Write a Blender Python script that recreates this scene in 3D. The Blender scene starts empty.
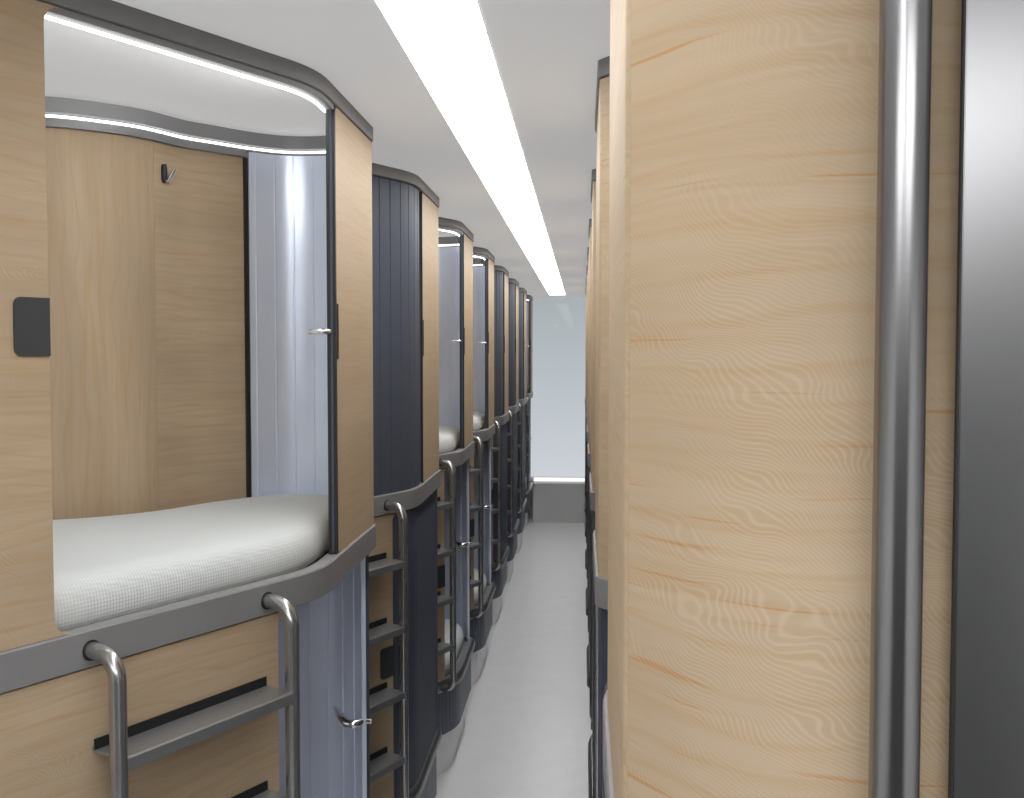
import bpy, bmesh, math, random
from mathutils import Vector, Matrix
random.seed(4)
PI = math.pi
S = bpy.context.scene
COL = S.collection

# ------------------------------------------------------------------ materials
LAMP, FILL_TRANSMIT, ZENITH = 9., .42, .80
def new_mat(name):
    m = bpy.data.materials.new(name); m.use_nodes = True
    nt = m.node_tree
    b = nt.nodes['Principled BSDF']
    return m, nt, b

def plain(name, col, rough=.5, metal=0., spec=.5, bump=None, rvar=0.):
    m, nt, b = new_mat(name)
    b.inputs['Base Color'].default_value = (*col, 1)
    b.inputs['Roughness'].default_value = rough
    b.inputs['Metallic'].default_value = metal
    b.inputs['Specular IOR Level'].default_value = spec
    tc = nt.nodes.new('ShaderNodeTexCoord')
    n = nt.nodes.new('ShaderNodeTexNoise'); n.inputs['Scale'].default_value = 9
    n.inputs['Detail'].default_value = 3
    nt.links.new(tc.outputs['Object'], n.inputs['Vector'])
    mx = nt.nodes.new('ShaderNodeMix'); mx.data_type = 'RGBA'
    mx.inputs['A'].default_value = (*[c*.95 for c in col], 1)
    mx.inputs['B'].default_value = (*[min(1, c*1.05) for c in col], 1)
    nt.links.new(n.outputs['Fac'], mx.inputs['Factor'])
    nt.links.new(mx.outputs['Result'], b.inputs['Base Color'])
    if bump:
        w = nt.nodes.new('ShaderNodeTexNoise'); w.inputs['Scale'].default_value = bump[0]
        bp = nt.nodes.new('ShaderNodeBump'); bp.inputs['Strength'].default_value = bump[1]
        bp.inputs['Distance'].default_value = .002
        nt.links.new(tc.outputs['Object'], w.inputs['Vector'])
        nt.links.new(w.outputs['Fac'], bp.inputs['Height'])
        nt.links.new(bp.outputs['Normal'], b.inputs['Normal'])
    return m

def emit(name, col, strength):
    m = bpy.data.materials.new(name); m.use_nodes = True
    nt = m.node_tree; nt.nodes.clear()
    o = nt.nodes.new('ShaderNodeOutputMaterial'); e = nt.nodes.new('ShaderNodeEmission')
    e.inputs['Color'].default_value = (*col, 1); e.inputs['Strength'].default_value = strength
    nt.links.new(e.outputs[0], o.inputs[0])
    return m

def wood(name, vertical=False, base=(.50, .372, .245), figure=.5, rough=.55, streak=(.70, .79, .40)):
    """pale maple veneer, grain running along u (or along v), with faint figure and a few orange streaks"""
    m, nt, b = new_mat(name)
    N, Lk = nt.nodes.new, nt.links.new
    uv = N('ShaderNodeUVMap'); oi = N('ShaderNodeObjectInfo')
    sep = N('ShaderNodeSeparateXYZ'); Lk(uv.outputs[0], sep.inputs[0])
    comb = N('ShaderNodeCombineXYZ')
    a, c = ('X', 'Y') if not vertical else ('Y', 'X')
    Lk(sep.outputs[a], comb.inputs['X']); Lk(sep.outputs[c], comb.inputs['Y'])
    mul = N('ShaderNodeMath'); mul.operation = 'MULTIPLY'; mul.inputs[1].default_value = 23.
    Lk(oi.outputs['Random'], mul.inputs[0]); Lk(mul.outputs[0], comb.inputs['Z'])
    def noise(sx, sy, scale, detail, dist=0., off=0.):
        mp = N('ShaderNodeMapping'); mp.inputs['Scale'].default_value = (sx, sy, 1)
        mp.inputs['Location'].default_value = (off, off*1.7, off)
        Lk(comb.outputs[0], mp.inputs['Vector'])
        n = N('ShaderNodeTexNoise'); n.inputs['Scale'].default_value = scale
        n.inputs['Detail'].default_value = detail; n.inputs['Distortion'].default_value = dist
        Lk(mp.outputs[0], n.inputs['Vector']); return n.outputs['Fac']
    def ramp(f, p0, p1, v0=0., v1=1.):
        r = N('ShaderNodeMapRange'); r.inputs['From Min'].default_value = p0; r.inputs['From Max'].default_value = p1
        r.inputs['To Min'].default_value = v0; r.inputs['To Max'].default_value = v1
        Lk(f, r.inputs['Value']); return r.outputs['Result']
    def mix(f, A, B):
        mx = N('ShaderNodeMix'); mx.data_type = 'RGBA'
        if isinstance(f, float): mx.inputs['Factor'].default_value = f
        else: Lk(f, mx.inputs['Factor'])
        for s, v in (('A', A), ('B', B)):
            if isinstance(v, tuple): mx.inputs[s].default_value = (*v, 1)
            else: Lk(v, mx.inputs[s])
        return mx.outputs['Result']
    lo = tuple(x*.90 for x in base); hi = tuple(min(1, x*1.08) for x in base)
    broad = ramp(noise(.8, 5, 1.6, 3, .5), .3, .7)
    col = mix(broad, lo, hi)
    fine = ramp(noise(2.2, 42, 2.4, 4, .3, 5), .42, .72, 0., .42)
    col = mix(fine, col, (base[0]*.90, base[1]*.78, base[2]*.60))
    # cathedral lines
    wv = N('ShaderNodeTexWave'); wv.bands_direction = 'Y'; wv.inputs['Scale'].default_value = 5.
    wv.inputs['Distortion'].default_value = 9.; wv.inputs['Detail'].default_value = 1.5; wv.inputs['Detail Scale'].default_value = .9
    mp = N('ShaderNodeMapping'); mp.inputs['Scale'].default_value = (.7, 2.2, 1); Lk(comb.outputs[0], mp.inputs['Vector'])
    Lk(mp.outputs[0], wv.inputs['Vector'])
    cat = ramp(wv.outputs['Fac'], .88, 1., 0., .20)
    col = mix(cat, col, (base[0]*.86, base[1]*.68, base[2]*.44))
    # short orange streaks
    st = ramp(noise(2.9, 120, 1.5, 1.5, 0, 11), streak[0], streak[1], 0., streak[2])
    col = mix(st, col, (base[0]*.92, base[1]*.64, base[2]*.34))
    # pale curly figure, very fine sweeping lines
    wf = N('ShaderNodeTexWave'); wf.bands_direction = 'DIAGONAL'; wf.inputs['Scale'].default_value = 100.
    wf.inputs['Distortion'].default_value = 90.; wf.inputs['Detail'].default_value = 2.; wf.inputs['Detail Scale'].default_value = .08
    mp2 = N('ShaderNodeMapping'); mp2.inputs['Scale'].default_value = (.9, 1.5, 1); Lk(comb.outputs[0], mp2.inputs['Vector'])
    Lk(mp2.outputs[0], wf.inputs['Vector'])
    msk = ramp(noise(1.3, 1.6, 2.2, 1, 0, 3), .42, .60, 0., figure*.62)
    ml = N('ShaderNodeMath'); ml.operation = 'MULTIPLY'
    Lk(ramp(wf.outputs['Fac'], .5, 1.), ml.inputs[0]); Lk(msk, ml.inputs[1])
    col = mix(ml.outputs[0], col, (min(1, base[0]*1.22), min(1, base[1]*1.27), min(1, base[2]*1.36)))
    Lk(col, b.inputs['Base Color'])
    b.inputs['Roughness'].default_value = rough; b.inputs['Specular IOR Level'].default_value = .14
    return m

M = dict(
    wood=wood('maple_veneer', base=(.465, .362, .248)),
    wood_v=wood('maple_veneer_upright', vertical=True, figure=.1, base=(.465, .362, .248)),
    wood_fig=wood('maple_veneer_curly', base=(.455, .352, .240), figure=.62, streak=(.685, .735, .8)),
    rim=plain('grey_satin_rim', (.23, .23, .235), .42, 0., .45),
    rim_top=plain('dark_grey_rim', (.215, .215, .218), .5, 0., .3),
    rim_dark=plain('grey_metal_rim', (.20, .205, .215), .33, .75),
    slat=plain('slate_slats', (.068, .079, .108), .55, .0, .3),
    slat_in=plain('silver_slats', (.76, .83, 1.0), .30, .38, .5),
    slat_in_low=plain('lavender_slats', (.66, .72, .88), .38, .15, .5),
    base=plain('slate_base', (.10, .112, .155), .4, .3),
    seal=plain('black_seal', (.012, .012, .014), .5),
    plate=plain('dark_plate', (.075, .076, .08), .3, .2),
    steel=plain('satin_steel', (.40, .40, .40), .24, .85),
    tread=plain('grey_steel_tread', (.27, .275, .28), .34, .55),
    chrome=plain('chrome', (.85, .85, .86), .12, 1.),
    pole=plain('dark_polished_steel', (.30, .30, .305), .24, 1.),
    panel=plain('dark_brushed_steel', (.27, .27, .275), .28, 1.),
    slab=plain('slab_grey', (.22, .22, .22), .6),
    white=plain('white_paint', (.71, .71, .71), .6, 0, .3),
    floor=plain('grey_floor', (.84, .84, .845), .32, 0, .4),
    farwall=plain('frosted_far_wall', (.52, .56, .60), .55, 0, .3),
    farbase=plain('grey_far_base', (.62, .62, .62), .55),
    lobby=plain('dark_reflection_floor', (.06, .06, .062), .6),
    wallback=plain('dark_reflection_wall', (.05, .05, .05), .6),
    led=emit('led_white', (1, 1, 1), 5.),
    led_fill=emit('led_hidden_fill', (1, 1, .99), 26.),  # added strip, out of sight behind the rim, to brighten the pods
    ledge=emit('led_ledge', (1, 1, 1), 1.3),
    lamp=emit('ceiling_lamp', (1, 1, 1), LAMP),
    fill_lobby=emit('added_lobby_fill', (1, 1, 1), 7.),  # added panels behind the camera, for steel reflections and near fill
)
def fabric():
    m, nt, b = new_mat('waffle_fabric')
    N, Lk = nt.nodes.new, nt.links.new
    b.inputs['Base Color'].default_value = (.70, .73, .73, 1); b.inputs['Roughness'].default_value = .85
    b.inputs['Specular IOR Level'].default_value = .2
    tc = N('ShaderNodeTexCoord')
    hs = []
    mp = N('ShaderNodeMapping'); mp.inputs['Rotation'].default_value = (0, 0, .6)
    Lk(tc.outputs['Object'], mp.inputs['Vector'])
    sep = N('ShaderNodeSeparateXYZ'); Lk(mp.outputs[0], sep.inputs[0])
    for ax, k in (('X', 1000.), ('Y', 1000.), ('Z', 1000.)):
        mu = N('ShaderNodeMath'); mu.operation = 'MULTIPLY'; mu.inputs[1].default_value = k
        si = N('ShaderNodeMath'); si.operation = 'SINE'
        Lk(sep.outputs[ax], mu.inputs[0]); Lk(mu.outputs[0], si.inputs[0]); hs.append(si.outputs[0])
    ad = N('ShaderNodeMath'); Lk(hs[0], ad.inputs[0]); Lk(hs[1], ad.inputs[1])
    ad2 = N('ShaderNodeMath'); Lk(ad.outputs[0], ad2.inputs[0]); Lk(hs[2], ad2.inputs[1])
    bp = N('ShaderNodeBump'); bp.inputs['Strength'].default_value = .14; bp.inputs['Distance'].default_value = .0012
    Lk(ad2.outputs[0], bp.inputs['Height']); Lk(bp.outputs['Normal'], b.inputs['Normal'])
    mr = N('ShaderNodeMapRange'); mr.inputs['From Min'].default_value = -2.5; mr.inputs['From Max'].default_value = 2.5
    Lk(ad2.outputs[0], mr.inputs['Value'])
    mx = N('ShaderNodeMix'); mx.data_type = 'RGBA'
    mx.inputs['A'].default_value = (.64, .67, .67, 1); mx.inputs['B'].default_value = (.68, .71, .705, 1)
    Lk(mr.outputs['Result'], mx.inputs['Factor']); Lk(mx.outputs['Result'], b.inputs['Base Color'])
    return m
M['fabric'] = fabric()
def pane():
    m, nt, b = new_mat('clear_pane')
    b.inputs['Transmission Weight'].default_value = 1; b.inputs['Roughness'].default_value = .0
    b.inputs['IOR'].default_value = 1.1; b.inputs['Base Color'].default_value = (1, 1, 1, 1)
    return m
M['pane'] = pane()
def fill_ceiling():
    m = bpy.data.materials.new('translucent_fill_ceiling'); m.use_nodes = True  # translucency is added, letting overhead sky in as fill light
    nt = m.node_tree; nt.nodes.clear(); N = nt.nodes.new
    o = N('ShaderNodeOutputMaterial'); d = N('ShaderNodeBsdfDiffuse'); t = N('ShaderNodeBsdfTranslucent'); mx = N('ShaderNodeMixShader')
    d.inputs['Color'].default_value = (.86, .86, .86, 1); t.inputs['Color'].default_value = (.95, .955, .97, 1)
    mx.inputs[0].default_value = FILL_TRANSMIT
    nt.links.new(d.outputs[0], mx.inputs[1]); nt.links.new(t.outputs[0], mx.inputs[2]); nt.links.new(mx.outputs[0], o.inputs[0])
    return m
M['fill_ceiling'] = fill_ceiling()

# ------------------------------------------------------------------ helpers
def link_mesh(name, bm, mat, parent=None, smooth=True, angle=35):
    bmesh.ops.recalc_face_normals(bm, faces=bm.faces[:])
    me = bpy.data.meshes.new(name); bm.to_mesh(me); bm.free()
    me.materials.append(M[mat])
    if smooth:
        me.polygons.foreach_set('use_smooth', [True]*len(me.polygons))
        me.set_sharp_from_angle(angle=math.radians(angle))
    o = bpy.data.objects.new(name, me); COL.objects.link(o)
    if parent: o.parent = parent
    return o

def thing(name, label, cat, loc=(0, 0, 0), rz=0, group=None):
    o = bpy.data.objects.new(name, None); COL.objects.link(o)
    o.empty_display_size = .1
    o.location = loc; o.rotation_euler = (0, 0, rz)
    tag(o, label, cat, group); return o

def tag(o, label, cat, group=None):
    o['label'] = label; o['category'] = cat
    if group: o['group'] = group
    elif 'group' in o: del o['group']
    return o

def struct(name, bm, mat, smooth=False):
    o = link_mesh(name, bm, mat, None, smooth); o['kind'] = 'structure'; return o

def copy_tree(o, parent=None):
    c = o.copy(); COL.objects.link(c)
    if parent: c.parent = parent
    for ch in list(o.children): copy_tree(ch, c)
    return c

def box(bm, x0, x1, y0, y1, z0, z1, bev=0):
    r = bmesh.ops.create_cube(bm, size=1)
    for v in r['verts']:
        v.co = Vector(((x0+x1)/2+v.co.x*(x1-x0), (y0+y1)/2+v.co.y*(y1-y0), (z0+z1)/2+v.co.z*(z1-z0)))
    if bev:
        es = list({e for v in r['verts'] for e in v.link_edges})
        bmesh.ops.bevel(bm, geom=es, offset=bev, segments=2, affect='EDGES')

def tube(bm, pts, r, seg=14, cap=True, radii=None):
    pts = [Vector(p) for p in pts]
    rings = []; up = None
    for i, p in enumerate(pts):
        t = (pts[min(i+1, len(pts)-1)]-pts[max(i-1, 0)]).normalized()
        if up is None:
            up = Vector((0, 0, 1)) if abs(t.z) < .9 else Vector((1, 0, 0))
        up = (up-t*up.dot(t)).normalized(); sd = t.cross(up)
        rr = radii[i] if radii else r
        rings.append([bm.verts.new(p+(up*math.cos(a)+sd*math.sin(a))*rr) for a in [2*PI*k/seg for k in range(seg)]])
    for a, b in zip(rings, rings[1:]):
        for k in range(seg):
            bm.faces.new((a[k], a[(k+1) % seg], b[(k+1) % seg], b[k]))
    if cap:
        bm.faces.new(rings[0][::-1]); bm.faces.new(rings[-1])

# ------------------------------------------------------------------ plan outline of one pod (local: x<0 into the pod, y along the aisle, peak at the origin)
def line(a, b, n): return [Vector((a[0]+(b[0]-a[0])*i/n, a[1]+(b[1]-a[1])*i/n)) for i in range(n)]
def bez(a, c, b, n): return [Vector(a)*(1-t)**2+Vector(c)*2*t*(1-t)+Vector(b)*t*t for t in [i/n for i in range(n)]]
def catmull(P, n=8):
    P = [Vector(p) for p in P]; out = []
    Q = [P[0]*2-P[1]]+P+[P[-1]*2-P[-2]]
    for i in range(1, len(Q)-2):
        a, b, c, d = Q[i-1:i+3]
        for k in range(n):
            t = k/n
            out.append(.5*((2*b)+(c-a)*t+(2*a-5*b+4*c-d)*t*t+(-a+3*b-3*c+d)*t**3))
    out.append(P[-1]); return out

class Path:
    def __init__(s, pts):
        s.p = pts; s.s = [0.]
        for a, b in zip(pts, pts[1:]): s.s.append(s.s[-1]+(b-a).length)
        s.nr = []
        for i in range(len(pts)):
            t = (pts[min(i+1, len(pts)-1)]-pts[max(i-1, 0)]).normalized()
            s.nr.append(Vector((t.y, -t.x)))      # outward: towards the aisle
    def at(s, q, d=0.):
        q = min(max(q, 0), s.s[-1]); lo, hi = 0, len(s.s)-1
        while hi-lo > 1:
            m = (lo+hi)//2
            if s.s[m] <= q: lo = m
            else: hi = m
        t = (q-s.s[lo])/(s.s[hi]-s.s[lo])
        return s.p[lo].lerp(s.p[hi], t)+s.nr[lo].lerp(s.nr[hi], t).normalized()*d
    def s_y(s, y):            # on the front, by local y
        for i in range(len(s.p)-1):
            if s.p[i].y <= y < s.p[i+1].y: return s.s[i]+(y-s.p[i].y)/(s.p[i+1].y-s.p[i].y)*(s.s[i+1]-s.s[i])
        return 0
    def s_x(s, x):            # on the end wall, by local x
        i0 = next(i for i, p in enumerate(s.p) if p.y > 0)
        if x >= s.p[i0].x: return s.s[i0]
        for i in range(i0, len(s.p)-1):
            if s.p[i].x >= x > s.p[i+1].x: return s.s[i]+(x-s.p[i].x)/(s.p[i+1].x-s.p[i].x)*(s.s[i+1]-s.s[i])
        return s.s[-1]
    def samples(s, s0, s1, step=None):
        q = [x for x in s.s if s0+1e-4 < x < s1-1e-4]
        q = [s0]+q+[s1]
        if step:
            out = [q[0]]
            for a, b in zip(q, q[1:]):
                n = max(1, int(math.ceil((b-a)/step)))
                out += [a+(b-a)*i/n for i in range(1, n+1)]
            q = out
        return q

PITCH = 1.308
END = [(-.0035, .0045), (-.022, .033), (-.05, .072), (-.095, .110), (-.14, .126), (-.21, .130), (-.28, .108), (-.352, .045), (-.41, -.03), (-.465, -.105), (-.52, -.232),
       (-.585, -.305), (-.66, -.36), (-.80, -.395), (-1.0, -.41), (-1.45, -.41), (-1.9, -.41)]
def diag_x(y): return -.03-.5*(-.65-y)
def outline(y_start):
    pts = line((diag_x(y_start), y_start), (diag_x(-.665), -.665), 14)
    pts += bez((diag_x(-.665), -.665), (0, -.59), (0, -.50), 10)
    pts += line((0, -.50), (0, -.006), 10)
    pts += bez((0, -.006), (0, 0), END[0], 5)
    pts += catmull(END, 6)
    return Path(pts)
FULL = {False: outline(-1.19), True: outline(-1.62)}       # True: the row's first pod, whose front runs on

def strip(bm, path, s_list, zlo, zhi, do, di):
    """a curved panel: outer face at offset do, inner face at offset di (numbers or functions of s)"""
    f = lambda g, q: g(q) if callable(g) else g
    uvl = bm.loops.layers.uv.verify()
    cols = []
    for q in s_list:
        o = path.at(q, f(do, q)); i = path.at(q, f(di, q)); a, b = f(zlo, q), f(zhi, q)
        cols.append(([bm.verts.new((*o, a)), bm.verts.new((*o, b)), bm.verts.new((*i, b)), bm.verts.new((*i, a))], q))
    def face(vs, uvs):
        try: fc = bm.faces.new(vs)
        except ValueError: return
        for l, uv in zip(fc.loops, uvs): l[uvl].uv = uv
    for (A, qa), (B, qb) in zip(cols, cols[1:]):
        for k in range(4):
            k2 = (k+1) % 4
            face((A[k], A[k2], B[k2], B[k]), [(qa, A[k].co.z), (qa, A[k2].co.z), (qb, B[k2].co.z), (qb, B[k].co.z)])
    for c, q in (cols[0], cols[-1]):
        face(c, [(q+(.02 if k > 1 else 0), v.co.z) for k, v in enumerate(c)])

def profile_sweep(bm, path, s_list, prof):
    rings = []
    for q in s_list:
        rings.append([bm.verts.new((*path.at(q, d), z)) for d, z in prof])
    n = len(prof)
    for a, b in zip(rings, rings[1:]):
        for k in range(n): bm.faces.new((a[k], a[(k+1) % n], b[(k+1) % n], b[k]))
    bm.faces.new(rings[0]); bm.faces.new(rings[-1][::-1])

def fillet_strips(bm, path, s_edge, sgn, r, z0, z1, do, di):
    """wood left standing in the rounded corners of an opening, beyond the panel edge"""
    n = 6
    qs = [s_edge+sgn*r*(1-math.cos(PI/2*i/n)) for i in range(n+1)]
    h = lambda q: r-math.sqrt(max(0, r*r-(r-abs(q-s_edge))**2))+.0004
    if sgn < 0: qs = qs[::-1]
    strip(bm, path, qs, lambda q: z1-h(q), z1, do, di)
    strip(bm, path, qs, z0, lambda q: z0+h(q), do, di)

def slats(path, s0, width=.055, depth=.0022):
    def d(base):
        def g(q):
            t = ((q-s0) % width)/width
            e = min(t, 1-t)*width
            return base-(depth if e < .0016 else 0)
        return g
    return d
def slat_samples(path, s0, s1, width=.055):
    q = path.samples(s0, s1)
    k = 1
    while s0+k*width < s1:
        c = s0+k*width
        q += [c-.0030, c-.0014, c, c+.0014, c+.0030]; k += 1
    return sorted({round(x, 5) for x in q if s0 <= x <= s1})

def polygon_slab(bm, pts, z0, z1):
    a = [bm.verts.new((p.x, p.y, z0)) for p in pts]; b = [bm.verts.new((p.x, p.y, z1)) for p in pts]
    bm.faces.new(a[::-1]); bm.faces.new(b)
    n = len(pts)
    for k in range(n): bm.faces.new((a[k], a[(k+1) % n], b[(k+1) % n], b[k]))

def pod_polygon(first, d_front, d_end, d_prev, depth=-1.8, y_tip=-.05, x_tip=-.04):
    P = FULL[first]; pts = []
    s1 = P.s_y(y_tip)
    y_s = -1.16 if not first else -1.58
    for q in P.samples(P.s_y(y_s), s1): pts.append(P.at(q, d_front))
    sa, sb = P.s_x(x_tip), P.s_x(depth)
    for q in P.samples(sa, sb): pts.append(P.at(q, d_end))
    G = FULL[False]
    if first:
        pts.append(Vector((depth, -1.70))); pts.append(Vector((diag_x(-1.58)-.05, -1.70)))
    else:
        sc, sd = G.s_x(depth), G.s_x(-.352)
        for q in reversed(G.samples(sd, sc)):
            p = G.at(q, d_prev); pts.append(Vector((p.x, p.y-PITCH)))
    return pts

def frame_at(path, q, d=0):
    p = path.at(q, d); t = (path.at(q+.004)-path.at(q-.004)).normalized()
    return p, t, Vector((t.y, -t.x))

def curved_plate(bm, path, s0, s1, z0, z1, off, th, round_left=True, r=.012):
    n = 14; qs = [s0+(s1-s0)*(i/n)**1.6 for i in range(n+1)]
    def h(q):
        e = q-s0
        return r-math.sqrt(max(0, r*r-(r-e)**2)) if (round_left and e < r) else 0
    strip(bm, path, qs, lambda q: z0+h(q), lambda q: z1-h(q), off+th, off)

# levels
ZF, ZR = 0.0, .43           # lower rim top
Z0, Z1 = 1.343, 1.406       # band between the decks
ZT, ZC = 2.373, 2.41        # upper rim underside, ceiling
TH = .018

def handle_bow(parent, P, q, z, inside):
    """small bowed lever: a foot on the shutter, a bow and a flat grip by its leading edge, with a knob on the other side"""
    p, t, n = frame_at(P, q)
    sg = -1 if inside else 1
    bm = bmesh.new()
    pt = lambda a, b, c: (p.x+t.x*a+n.x*b, p.y+t.y*a+n.y*b, z+c)
    return bm, pt

def make_upper(first, state, right=False):
    """state: 'open' or 'closed'"""
    P = FULL[first]
    root = thing('sleeping_pod', '-', 'sleeping pod')
    sJ = P.s_y(-.43); sE = P.s_y(-1.153)
    s_tip = P.s_y(-.02); s_end = P.s_x(-1.85)
    w = 'wood'
    # side panel with rounded opening corners
    bm = bmesh.new()
    strip(bm, P, P.samples(0, sE), Z1, ZT, 0, -TH)
    fillet_strips(bm, P, sE, 1, .03, Z1, ZT, 0, -TH)
    link_mesh('side_panel', bm, w, root)
    if True:
        bm = bmesh.new(); curved_plate(bm, P, sE-.062, sE-.0005, 1.841, 1.929, .0002, .003)
        link_mesh('card_reader', bm, 'plate', root)
    # end panel: front strip of wood up to the peak (convex rounded corners)
    bm = bmesh.new()
    sw = sJ+.009 if not right else P.s_y(-.62); r = .02
    qs = [sw+r*(1-math.cos(PI/2*i/6)) for i in range(7)]
    hh = lambda q: (r-math.sqrt(max(0, r*r-(r-(q-sw))**2))) if q-sw < r else 0
    qs += [x for x in P.samples(sw+r, P.s_x(-.004)) if x > sw+r+1e-5]
    strip(bm, P, qs, lambda q: Z1+hh(q), lambda q: ZT-hh(q), 0, -TH)
    link_mesh('end_panel', bm, 'wood_fig' if right else w, root)
    # partition behind the peak
    bm = bmesh.new()
    sc = P.s_x(-.0045)
    s_mid = P.s_x(-.50)
    strip(bm, P, P.samples(sc, s_mid), Z1, ZT-.0005, .0005, -.013)
    pp = link_mesh('partition_panel', bm, 'wood_fig' if right else w, root)
    bm = bmesh.new()
    strip(bm, P, P.samples(s_mid+.0008, s_end), Z1, ZT-.0005, 0, -.013)
    link_mesh('partition_panel', bm, 'wood_v', root)
    # black seal at the jamb
    if not right:
        bm = bmesh.new()
        strip(bm, P, [sJ, sJ+.004, sJ+.0085], Z1, ZT, .0005, -.0055)
        strip(bm, P, [sJ, sJ+.004, sJ+.0085], Z1, ZT, -.0115, -.019)
        link_mesh('jamb_seal', bm, 'seal', root)
        bm = bmesh.new()
        strip(bm, P, [sJ-.001, sJ+.003, sJ+.008], Z1+.004, ZT-.004, -.006, -.011)
        link_mesh('jamb_trim', bm, 'slat', root)
    # strike plate
    if not right:
        bm = bmesh.new(); curved_plate(bm, P, sJ+.012, sJ+.020, 1.83, 1.95, .0003, .002, False)
        link_mesh('strike_plate', bm, 'seal', root)
    # upper rim
    bm = bmesh.new()
    prof = [(.002, ZT+.002), (.004, ZT+.004), (.004, ZC-.001), (-.022, ZC-.001), (-.022, ZT)]
    profile_sweep(bm, P, P.samples(0, P.s_x(-.35)), prof)
    link_mesh('upper_rim', bm, 'rim_top', root)
    if state == 'open':
        bm = bmesh.new()
        strip(bm, P, P.samples(sE+.002, sJ), ZT-.010, ZT+.001, -.001, -.0215)
        link_mesh('rim_lip', bm, 'rim_top', root)
    # band between the decks + floor plate
    bm = bmesh.new()
    prof = [(.004, Z0+.002), (.006, Z0+.004), (.006, Z1-.003), (.004, Z1-.0005), (-.024, Z1-.0005), (-.024, Z0)]
    profile_sweep(bm, P, P.samples(0, P.s_x(-.35)), prof)
    link_mesh('lower_rim', bm, 'rim', root)
    bm = bmesh.new()
    polygon_slab(bm, pod_polygon(first, -.0245, -.016, .008), Z0+.002, Z1-.016)
    link_mesh('floor_plate', bm, 'slab', root, smooth=False)
    s_seam = P.s_x(-.352)
    if state == 'open':
        # cornice inside along the partition, with its light line
        bm = bmesh.new()
        prof = [(-.0135, 2.345), (-.030, 2.345), (-.030, 2.361), (-.026, 2.361), (-.026, 2.373), (-.034, 2.375), (-.034, ZC-.001), (-.0135, ZC-.001)]
        s_in0 = P.s_x(-.055)
        profile_sweep(bm, P, P.samples(s_seam-.001, s_end-.15), prof)
        prof2 = [(-.0135, 2.361), (-.026, 2.361), (-.026, 2.373), (-.034, 2.375), (-.034, ZC-.001), (-.0135, ZC-.001)]
        profile_sweep(bm, P, P.samples(s_in0, s_seam-.0015), prof2)
        cn = link_mesh('cornice', bm, 'rim', root)
        bm = bmesh.new()
        strip(bm, P, P.samples(s_in0, s_end-.16), 2.3655, 2.3705, -.0262, -.0275)
        link_mesh('light_line', bm, 'led', cn)
        # front light line inside the rim
        bm = bmesh.new()
        strip(bm, P, P.samples(sE+.004, sJ-.004), ZT-.0162, ZT-.0115, -.0175, -.0205)
        link_mesh('light_line', bm, 'led', root)
        # added fill strip hidden behind the rim, brightening the inside of the pod
        bm = bmesh.new()
        strip(bm, P, P.samples(sE+.03, sJ-.03), ZT-.006, ZC-.006, -.0226, -.0240)
        link_mesh('added_fill_strip', bm, 'led_fill', root)
        # the shutter, run back along the partition
        s0, s1 = P.s_x(-.032), P.s_x(-.345)
        bm = bmesh.new(); g = slats(P, s0, .058)
        strip(bm, P, slat_samples(P, s0, s1, .058), Z1-.008, 2.359, -.016, lambda q, g=g(0): -.026-g(q)*-1)
        sh = link_mesh('shutter', bm, 'slat_in', root)
        bm = bmesh.new()
        strip(bm, P, P.samples(s1+.0005, s1+.011), Z1-.008, 2.344, -.0135, -.022)
        link_mesh('seam_seal', bm, 'seal', root)
        p, t, n = frame_at(P, sJ-.002)
        bm = bmesh.new(); z = 1.889
        pt = lambda a, b, c: (p.x+t.x*a+n.x*b, p.y+t.y*a+n.y*b, z+c)
        tube(bm, [pt(-.003, -.012, 0), pt(-.012, -.020, .001), pt(-.014, -.030, .001), pt(-.014, -.042, .001), pt(-.010, -.052, 0), pt(-.002, -.056, -.001)], .0062, 14,
             radii=[.0055, .0066, .0068, .0066, .0058, .0035])
        link_mesh('shutter_handle', bm, 'chrome', sh)
        # coat hook on the partition
        qh = P.s_x(-.489)
        p, t, n = frame_at(P, qh, -.0135); z = 2.272
        pt2 = lambda a, b, c: (p.x+t.x*a-n.x*b, p.y+t.y*a-n.y*b, z+c)
        bm = bmesh.new()
        tube(bm, [pt2(0, .001, .020), pt2(0, .003, .022), pt2(0, .004, .010), pt2(0, .004, -.012), pt2(0, .002, -.020)], .006, 12, radii=[.004, .0065, .0075, .0075, .004])
        link_mesh('coat_hook', bm, 'seal', root)
        bm = bmesh.new()
        tube(bm, [pt2(0, .010, -.016), pt2(-.002, .014, -.018), pt2(-.006, .024, .0), pt2(-.008, .030, .012)], .0045, 10, radii=[.004, .006, .0055, .004])
        link_mesh('hook_arm', bm, 'chrome', root.children[-1] if root.children else root)
    else:
        s0, s1 = sE-.01, sJ-.0045
        bm = bmesh.new(); g = slats(P, s1, .055)
        strip(bm, P, slat_samples(P, s1-.055*math.floor((s1-s0)/.055), s1, .055), Z1, ZT, g(-.0065), -.016)
        sh = link_mesh('shutter', bm, 'slat', root)
    return root

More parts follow.
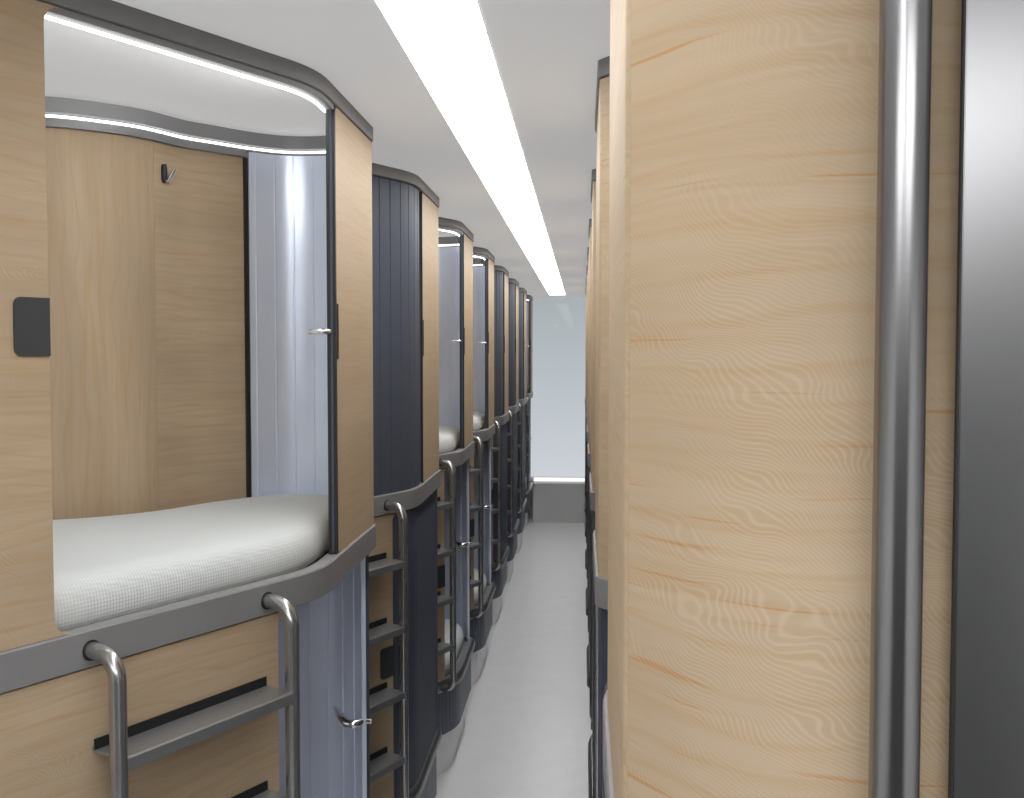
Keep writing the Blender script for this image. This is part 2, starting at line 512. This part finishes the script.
def make_lower(first, state, right=False):
    P = FULL[first]
    root = thing('sleeping_pod', '-', 'sleeping pod')
    sO = P.s_y(-.703); s_end = P.s_x(-1.85)
    sL = P.s_y(-.030)
    bm = bmesh.new()
    strip(bm, P, P.samples(0, sO), ZR, Z0-.001, 0, -TH)
    fillet_strips(bm, P, sO, 1, .026, ZR, Z0-.001, 0, -TH)
    link_mesh('side_panel', bm, 'wood', root)
    bm = bmesh.new(); curved_plate(bm, P, sO-.066, sO-.0005, .835, .930, .0002, .003)
    link_mesh('card_reader', bm, 'plate', root)
    # wood partition
    bm = bmesh.new()
    strip(bm, P, P.samples(P.s_x(-.16), s_end), ZR-.005, Z0, 0, -.013)
    link_mesh('partition_panel', bm, 'wood', root)
    # slate corner cladding behind the peak
    bm = bmesh.new()
    sc = P.s_x(-.018)
    strip(bm, P, slat_samples(P, sc, P.s_x(-.158), .03), ZR, Z0-.001, slats(P, sc, .03, .0015)(-.0005), -.013)
    link_mesh('corner_panel', bm, 'slat', root)
    # lower rim, a rounded grey bar
    bm = bmesh.new()
    prof = [(-.004, .378), (.004, .384), (.008, .392), (.008, .414), (.004, .424), (-.004, .43), (-.026, .43), (-.026, .378)]
    profile_sweep(bm, P, P.samples(0, P.s_x(-.35)), prof)
    link_mesh('rim', bm, 'rim_dark', root)
    # fluted skirt under the rim, clear of the floor, and the plinth set far back
    bm = bmesh.new()
    fl = slat_samples(P, 0, P.s_y(-.03), .03)
    strip(bm, P, fl, .186, .377, slats(P, 0, .03, .003)(-.010), -.022)
    strip(bm, P, P.samples(P.s_x(-.02), P.s_x(-.35)), .186, .377, -.004, -.016)
    link_mesh('skirt', bm, 'base', root)
    bm = bmesh.new()
    polygon_slab(bm, [p for p in pod_polygon(first, -.023, -.017, .010)], .191, .376)
    link_mesh('underframe', bm, 'slab', root, smooth=False)
    bm = bmesh.new()
    strip(bm, P, P.samples(.03, P.s_y(-.06)), 0, .190, -.045, -.06)
    strip(bm, P, P.samples(P.s_x(-.05), P.s_x(-.5)), 0, .190, -.035, -.05)
    link_mesh('plinth', bm, 'floor', root)
    bm = bmesh.new()
    polygon_slab(bm, pod_polygon(first, -.0265, -.016, .008), .38, .415)
    link_mesh('floor_plate', bm, 'slab', root, smooth=False)
    if state == 'open':
        s0, s1 = P.s_x(-.012), P.s_x(-.36)
        bm = bmesh.new(); g = slats(P, s0, .058)
        strip(bm, P, slat_samples(P, s0, s1, .058), .417, Z0-.002, -.016, lambda q, g=g(0): -.026+g(q))
        sh = link_mesh('shutter', bm, 'slat_in_low', root)
        # leading bar beside the peak
        bm = bmesh.new()
        strip(bm, P, [sL, sL+.003, sL+.006], ZR, Z0-.002, -.018, -.027)
        strip(bm, P, [sL+.0065, sL+.009, sL+.012], ZR, Z0-.002, -.020, -.029)
        link_mesh('leading_bar', bm, 'slat_in', sh)
        bm = bmesh.new()
        strip(bm, P, [sL+.0125, sL+.016, sL+.022], ZR, Z0-.002, -.021, -.030)
        link_mesh('jamb_seal', bm, 'seal', root)
        p, t, n = frame_at(P, sL); z = .904
        bm = bmesh.new()
        pt = lambda a, b, c: (p.x+t.x*a+n.x*b, p.y+t.y*a+n.y*b, z+c)
        tube(bm, [pt(.002, -.026, 0), pt(-.004, -.034, -.004), pt(-.010, -.050, -.006), pt(-.008, -.066, -.004), pt(.004, -.082, .004), pt(.030, -.098, .014), pt(.052, -.110, .018)], .006, 14, radii=[.006, .0105, .0125, .012, .010, .008, .006])
        tube(bm, [pt(.003, -.0175, -.002), pt(.003, -.006, -.002)], .007, 14)
        link_mesh('shutter_handle', bm, 'chrome', sh)
    else:
        s1 = sL
        n = math.floor((s1-(sO-.02))/.055); s0 = s1-.055*n
        bm = bmesh.new(); g = slats(P, s1, .0275, .0018)
        strip(bm, P, slat_samples(P, s1-.0275*math.floor((s1-sO+.02)/.0275), s1, .0275), ZR, Z0-.001, g(-.008), -.0175)
        sh = link_mesh('shutter', bm, 'slat', root)
        bm = bmesh.new()
        strip(bm, P, P.samples(sL+.0005, P.s_y(-.003)), ZR, Z0-.002, -.007, -.02)
        link_mesh('leading_bar', bm, 'slat', sh)
    return root

LW = Vector((-.254, -1.098)), Vector((-.073, -.735))
LN = Vector((.894, -.447)).normalized()
def make_ladder():
    """local frame of the pod: two bent tube rails and four tray rungs"""
    root = thing('ladder', '-', 'ladder')
    D = .067; r = .0138; T = .077
    for W in LW:
        bm = bmesh.new(); R = .042
        pts = [(W+LN*.0075, 1.373)]
        pts.append((W+LN*(D-R), 1.373))
        for i in range(1, 9):
            a = PI/2*i/8
            pts.append((W+LN*(D-R+R*math.sin(a)), 1.373-R*(1-math.cos(a))))
        for i in range(0, 9):
            a = PI/2*i/8
            pts.append((W+LN*(D-R+R*math.cos(a)), .405+R*(1-math.sin(a))))
        pts.append((W+LN*.011, .405))
        tube(bm, [(p.x, p.y, z) for p, z in pts], r, 20)
        rl = link_mesh('rail', bm, 'steel', root, angle=50)
        bm = bmesh.new()
        tube(bm, [(*(W+LN*.0065), 1.373), (*(W+LN*.0085), 1.373)], .0165, 20)
        link_mesh('socket', bm, 'seal', rl)
    u = (LW[1]-LW[0]); Lr = u.length; u.normalize()
    A, B = LW[0]+u*.004, LW[1]-u*.004
    for k in range(4):
        z = 1.209-.202*k
        bm = bmesh.new()
        th = .003
        # tread between wall and rails, lip down at the front, flange up at the back
        prof = [(.002, z+.018), (.002, z), (D-.002, z), (D+.002, z-.002), (D+.002, z-.020), (D-.001, z-.020), (D-.001, z-.004), (.005, z-.003), (.005, z+.018)]
        prof = [(.0015, z+.007), (.0015, z-.003), (T-.004, z-.003), (T-.004, z-.021), (T, z-.021), (T, z-.002), (T-.003, z+.001), (.0045, z+.001), (.0045, z+.007)]
        ra = [bm.verts.new((*(A+LN*d), zz)) for d, zz in prof]
        rb = [bm.verts.new((*(B+LN*d), zz)) for d, zz in prof]
        n = len(prof)
        for i in range(n): bm.faces.new((ra[i], ra[(i+1) % n], rb[(i+1) % n], rb[i]))
        bm.faces.new(ra); bm.faces.new(rb[::-1])
        rg = link_mesh('rung', bm, 'tread', root, smooth=False)
        bm = bmesh.new()
        v = [(A+u*.004, .0048), (B-u*.004, .0048)]
        pts = [A+LN*.0048, B+LN*.0048, B+LN*.007, A+LN*.007]
        polygon_slab(bm, pts, z+.0015, z+.019)
        link_mesh('wall_bracket', bm, 'seal', rg, smooth=False)
    return root

def make_mattress(first, z_bot, z_top):
    root_pts = pod_polygon(first, -.038, -.052, .020, depth=-1.75, y_tip=-.07, x_tip=-.07)
    # resample evenly and smooth so the corners come out soft
    loop = root_pts; n = len(loop)
    per = [0.]
    for i in range(n): per.append(per[-1]+(loop[(i+1) % n]-loop[i]).length)
    N = 150; ev = []
    j = 0
    for k in range(N):
        q = per[-1]*k/N
        while per[j+1] < q: j += 1
        t = (q-per[j])/max(1e-9, per[j+1]-per[j]); ev.append(loop[j].lerp(loop[(j+1) % n], t))
    for _ in range(2):
        ev = [(ev[i-1]+ev[i]*2+ev[(i+1) % N])/4 for i in range(N)]
    nr = []
    for i in range(N):
        t = (ev[(i+1) % N]-ev[i-1]).normalized(); nr.append(Vector((t.y, -t.x)))
    H = z_top-z_bot
    levels = [(-.014, 0), (-.004, .006), (.001, H*.25), (.002, H*.5), (-.003, H*.72), (-.012, H*.87), (-.026, H*.96), (-.045, H), (-.075, H*1.02)]
    bm = bmesh.new(); rings = []
    for d, z in levels:
        rings.append([bm.verts.new((*(ev[i]+nr[i]*d), z_bot+z)) for i in range(N)])
    for a, b in zip(rings, rings[1:]):
        for i in range(N): bm.faces.new((a[i], a[(i+1) % N], b[(i+1) % N], b[i]))
    bm.faces.new(rings[0][::-1]); bm.faces.new(rings[-1])
    o = link_mesh('mattress', bm, 'fabric', None, angle=80)
    return o

# ------------------------------------------------------------------ place the two rows
XL, YL = -.53, 2.81
XR, YR = .033, .88
cache = {}
def place(maker, key, args, x, y, rz, label, cat, group=None):
    if key not in cache:
        o = maker(*args); cache[key] = o
    else:
        o = copy_tree(cache[key])
    o.location = (x, y, 0) if o.type == 'EMPTY' else (x, y, 0)
    o.rotation_euler = (0, 0, rz)
    tag(o, label, cat, group); return o

ordinal = ['first', 'second', 'third', 'fourth', 'fifth', 'sixth', 'seventh', 'eighth', 'ninth']
up_state = ['open', 'closed', 'open', 'open', 'closed', 'closed', 'closed', 'open']
lo_state = ['open', 'closed', 'open', 'open', 'closed', 'closed', 'closed', 'open']
for k in range(8):
    first = k == 0
    y = YL+PITCH*k
    us, ls = up_state[k], lo_state[k]
    pos = 'nearest' if k == 0 else ('farthest' if k == 7 else ordinal[k])
    posn = pos if k in (0, 7) else pos+' from the front'
    ud = {'open': 'open upper maple sleeping pod with silver slats, %s in the left row',
          'closed': 'upper sleeping pod with slate shutter shut, %s in the left row'}[us] % posn
    ld = {'open': 'open lower sleeping pod with pale retracted slats, %s in the left row',
          'closed': 'lower sleeping pod with dark shutter shut, %s in the left row'}[ls] % posn
    place(make_upper, ('u', first, us), (first, us), XL, y, 0, ud, 'sleeping pod', 'upper sleeping pods in the left row')
    place(make_lower, ('l', first, ls), (first, ls), XL, y, 0, ld, 'sleeping pod', 'lower sleeping pods in the left row')
    place(make_ladder, ('lad',), (), XL, y, 0, 'steel tube ladder with four tray rungs, %s in the left row' % posn, 'ladder', 'ladders on the left row')
    if us == 'open':
        place(make_mattress, ('mu', first), (first, Z1-.015, 1.478), XL, y, 0, 'white waffle mattress in the open upper pod %s in the left row' % posn, 'mattress', 'mattresses in the open pods')
    if ls == 'open':
        place(make_mattress, ('ml', first), (first, .4155, .518), XL, y, 0, 'white mattress in the open lower pod %s in the left row' % posn, 'mattress', 'mattresses in the open pods')
for k in range(8):
    y = YR+PITCH*k
    pos = 'nearest' if k == 0 else ('farthest' if k == 7 else ordinal[k])
    posn = pos if k in (0, 7) else pos+' from the front'
    ul = 'large curly maple end of an upper sleeping pod behind the steel pole' if k == 0 else 'upper maple sleeping pod seen edge-on, %s in the right row' % posn
    place(make_upper, ('ur', 0), (False, 'closed', True), XR, y, PI, ul, 'sleeping pod', 'upper sleeping pods in the right row')
    place(make_lower, ('lr', 0), (False, 'closed', True), XR, y, PI, 'lower slate-fronted sleeping pod seen edge-on, %s in the right row' % posn, 'sleeping pod', 'lower sleeping pods in the right row')
    if True:
        place(make_ladder, ('lad',), (), XR, y, PI, 'steel ladder mostly hidden behind maple pod ends, %s in the right row' % posn, 'ladder', 'ladders on the right row')

# ------------------------------------------------------------------ room
X0, X1, Y0, Y1 = -2.60, 2.10, -3.6, 12.14
def sheet(name, x0, x1, y0, y1, z0, z1, mat):
    bm = bmesh.new(); box(bm, x0, x1, y0, y1, z0, z1); return struct(name, bm, mat)
sheet('floor', X0, X1, -.30, Y1, -.1, -.0005, 'floor')
sheet('floor_reflection_dark', X0, X1, Y0, -.3002, -.1, -.0005, 'lobby')  # dark floor piece added behind the camera so the steel reflects dark
bm = bmesh.new()                       # ceiling made translucent so a brightened sky above adds fill light to the aisle
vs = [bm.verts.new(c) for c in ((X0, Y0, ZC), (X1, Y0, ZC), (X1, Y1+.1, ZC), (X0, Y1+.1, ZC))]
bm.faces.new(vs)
struct('ceiling', bm, 'fill_ceiling')
sheet('wall_left', X0-.1, X0, Y0, Y1, 0, ZC, 'white')
sheet('wall_right', X1, X1+.1, Y0, Y1, 0, ZC, 'white')
sheet('wall_back', X0, X1, Y0-.1, Y0, 0, ZC, 'wallback')  # wall behind the camera, darkened for the steel's reflections
bm = bmesh.new()
box(bm, X0, -.60, Y1, Y1+.1, 0, ZC); box(bm, .42, X1, Y1, Y1+.1, 0, ZC); box(bm, -.60, .42, Y1, Y1+.1, 0, .455)
struct('wall_front', bm, 'white')
wn = thing('window_1', '', '', (0, 0, 0))
for kk in ('label', 'category'): del wn[kk]
wn['kind'] = 'structure'
bm = bmesh.new(); box(bm, -.599, .419, Y1+.03, Y1+.036, .456, ZC-.001)
link_mesh('window_pane', bm, 'pane', wn, smooth=False)
sheet('baseboard_front', -.519, .03, 11.90, Y1-.001, 0, .42, 'farbase')
sheet('trim_1', -.519, .03, Y1-.02, Y1-.001, .4203, .456, 'ledge')

def strip_light(label, x0, x1, y0, y1, down, fr=.004):
    z = ZC-.001
    t = thing('ceiling_light', label, 'ceiling light', ((x0+x1)/2, (y0+y1)/2, z), 0)
    loc = Vector(t.location)
    def part(name, mat, bs):
        bm = bmesh.new()
        for b in bs: box(bm, *b)
        bmesh.ops.translate(bm, verts=bm.verts[:], vec=-loc)
        return link_mesh(name, bm, mat, t, smooth=False)
    part('diffuser', down, [(x0, x1, y0, y1, z-.0022, z-.0012)])
    part('frame', 'white', [(x0-.0016, x0-.0002, y0, y1, z-.0030, z), (x1+.0002, x1+.0016, y0, y1, z-.0030, z),
                            (x0, x1, y0-.0016, y0-.0002, z-.0030, z), (x0, x1, y1+.0002, y1+.0016, z-.0030, z)])  # thin lip added to block the diffuser's side glow
strip_light('long white strip light running along the aisle ceiling', -.3305, -.1690, -3.2, 11.3, 'lamp')
strip_light('added panel light behind the camera on the steel pole side, for steel reflections', .02, 1.30, -2.6, -.7, 'fill_lobby')  # unseen panels added to give the steel something bright to reflect
strip_light('added panel light behind the camera on the open pod side, for pole reflections', -1.60, -.52, -2.6, -.7, 'fill_lobby')

# steel pole and clad column at the right
bm = bmesh.new()
tube(bm, [(.2025, .725, 0), (.2025, .725, ZC-.002)], .0158, 48)
pole = link_mesh('steel_pole', bm, 'pole', None)
tag(pole, 'round dark steel pole standing in front of the curly maple pod end', 'pole')
col = thing('steel_sheet', 'flat dark brushed steel sheet with a black edge beside the round pole', 'steel sheet', (.2420, .735, 0))
bm = bmesh.new(); box(bm, .0012, .42, 0, .004, 0, ZC-.002, .0006)
link_mesh('cladding', bm, 'panel', col)
bm = bmesh.new(); box(bm, -.0004, .0010, .0002, .0045, 0, ZC-.002)
link_mesh('edge_strip', bm, 'seal', col, smooth=False)

# ------------------------------------------------------------------ light, world, camera
w = bpy.data.worlds.new('world'); S.world = w; w.use_nodes = True
nt = w.node_tree
tc = nt.nodes.new('ShaderNodeTexCoord'); sp = nt.nodes.new('ShaderNodeSeparateXYZ')
rp = nt.nodes.new('ShaderNodeValToRGB'); mr = nt.nodes.new('ShaderNodeMapRange')
mr.inputs['From Min'].default_value = -.115; mr.inputs['From Max'].default_value = .05
nt.links.new(tc.outputs['Generated'], sp.inputs[0]); nt.links.new(sp.outputs['Z'], mr.inputs['Value'])
nt.links.new(mr.outputs['Result'], rp.inputs['Fac'])
rp.color_ramp.elements[0].color = (.60, .64, .68, 1); rp.color_ramp.elements[1].color = (.39, .43, .455, 1)
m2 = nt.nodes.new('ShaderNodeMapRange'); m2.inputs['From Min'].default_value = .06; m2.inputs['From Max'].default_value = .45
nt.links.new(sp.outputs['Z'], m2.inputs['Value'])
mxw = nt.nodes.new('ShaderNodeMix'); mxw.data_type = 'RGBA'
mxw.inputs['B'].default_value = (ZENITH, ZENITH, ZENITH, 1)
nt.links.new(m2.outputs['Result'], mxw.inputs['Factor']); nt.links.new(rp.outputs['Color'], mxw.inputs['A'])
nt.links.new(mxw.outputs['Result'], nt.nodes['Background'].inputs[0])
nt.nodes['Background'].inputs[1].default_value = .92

f = 1115.
cam = bpy.data.cameras.new('camera'); cam.sensor_width = 36; cam.lens = f/1024*36; cam.clip_start = .02
co = bpy.data.objects.new('camera', cam); COL.objects.link(co)
psi, p = math.radians(3.5888750), math.radians(2.516312)
F = Vector((-math.sin(psi)*math.cos(p), math.cos(psi)*math.cos(p), -math.sin(p)))
R = Vector((math.cos(psi), math.sin(psi), 0)); U = R.cross(F)
m = Matrix((R, U, -F)).transposed().to_4x4(); m.translation = Vector((0, 0, 1.85))
co.matrix_world = m
S.camera = co
S.view_settings.view_transform = 'Standard'; S.view_settings.look = 'None'
S.view_settings.gamma = 1; S.view_settings.use_curve_mapping = False
S.view_settings.exposure = 0.12
S.cycles.max_bounces = 10; S.cycles.diffuse_bounces = 6
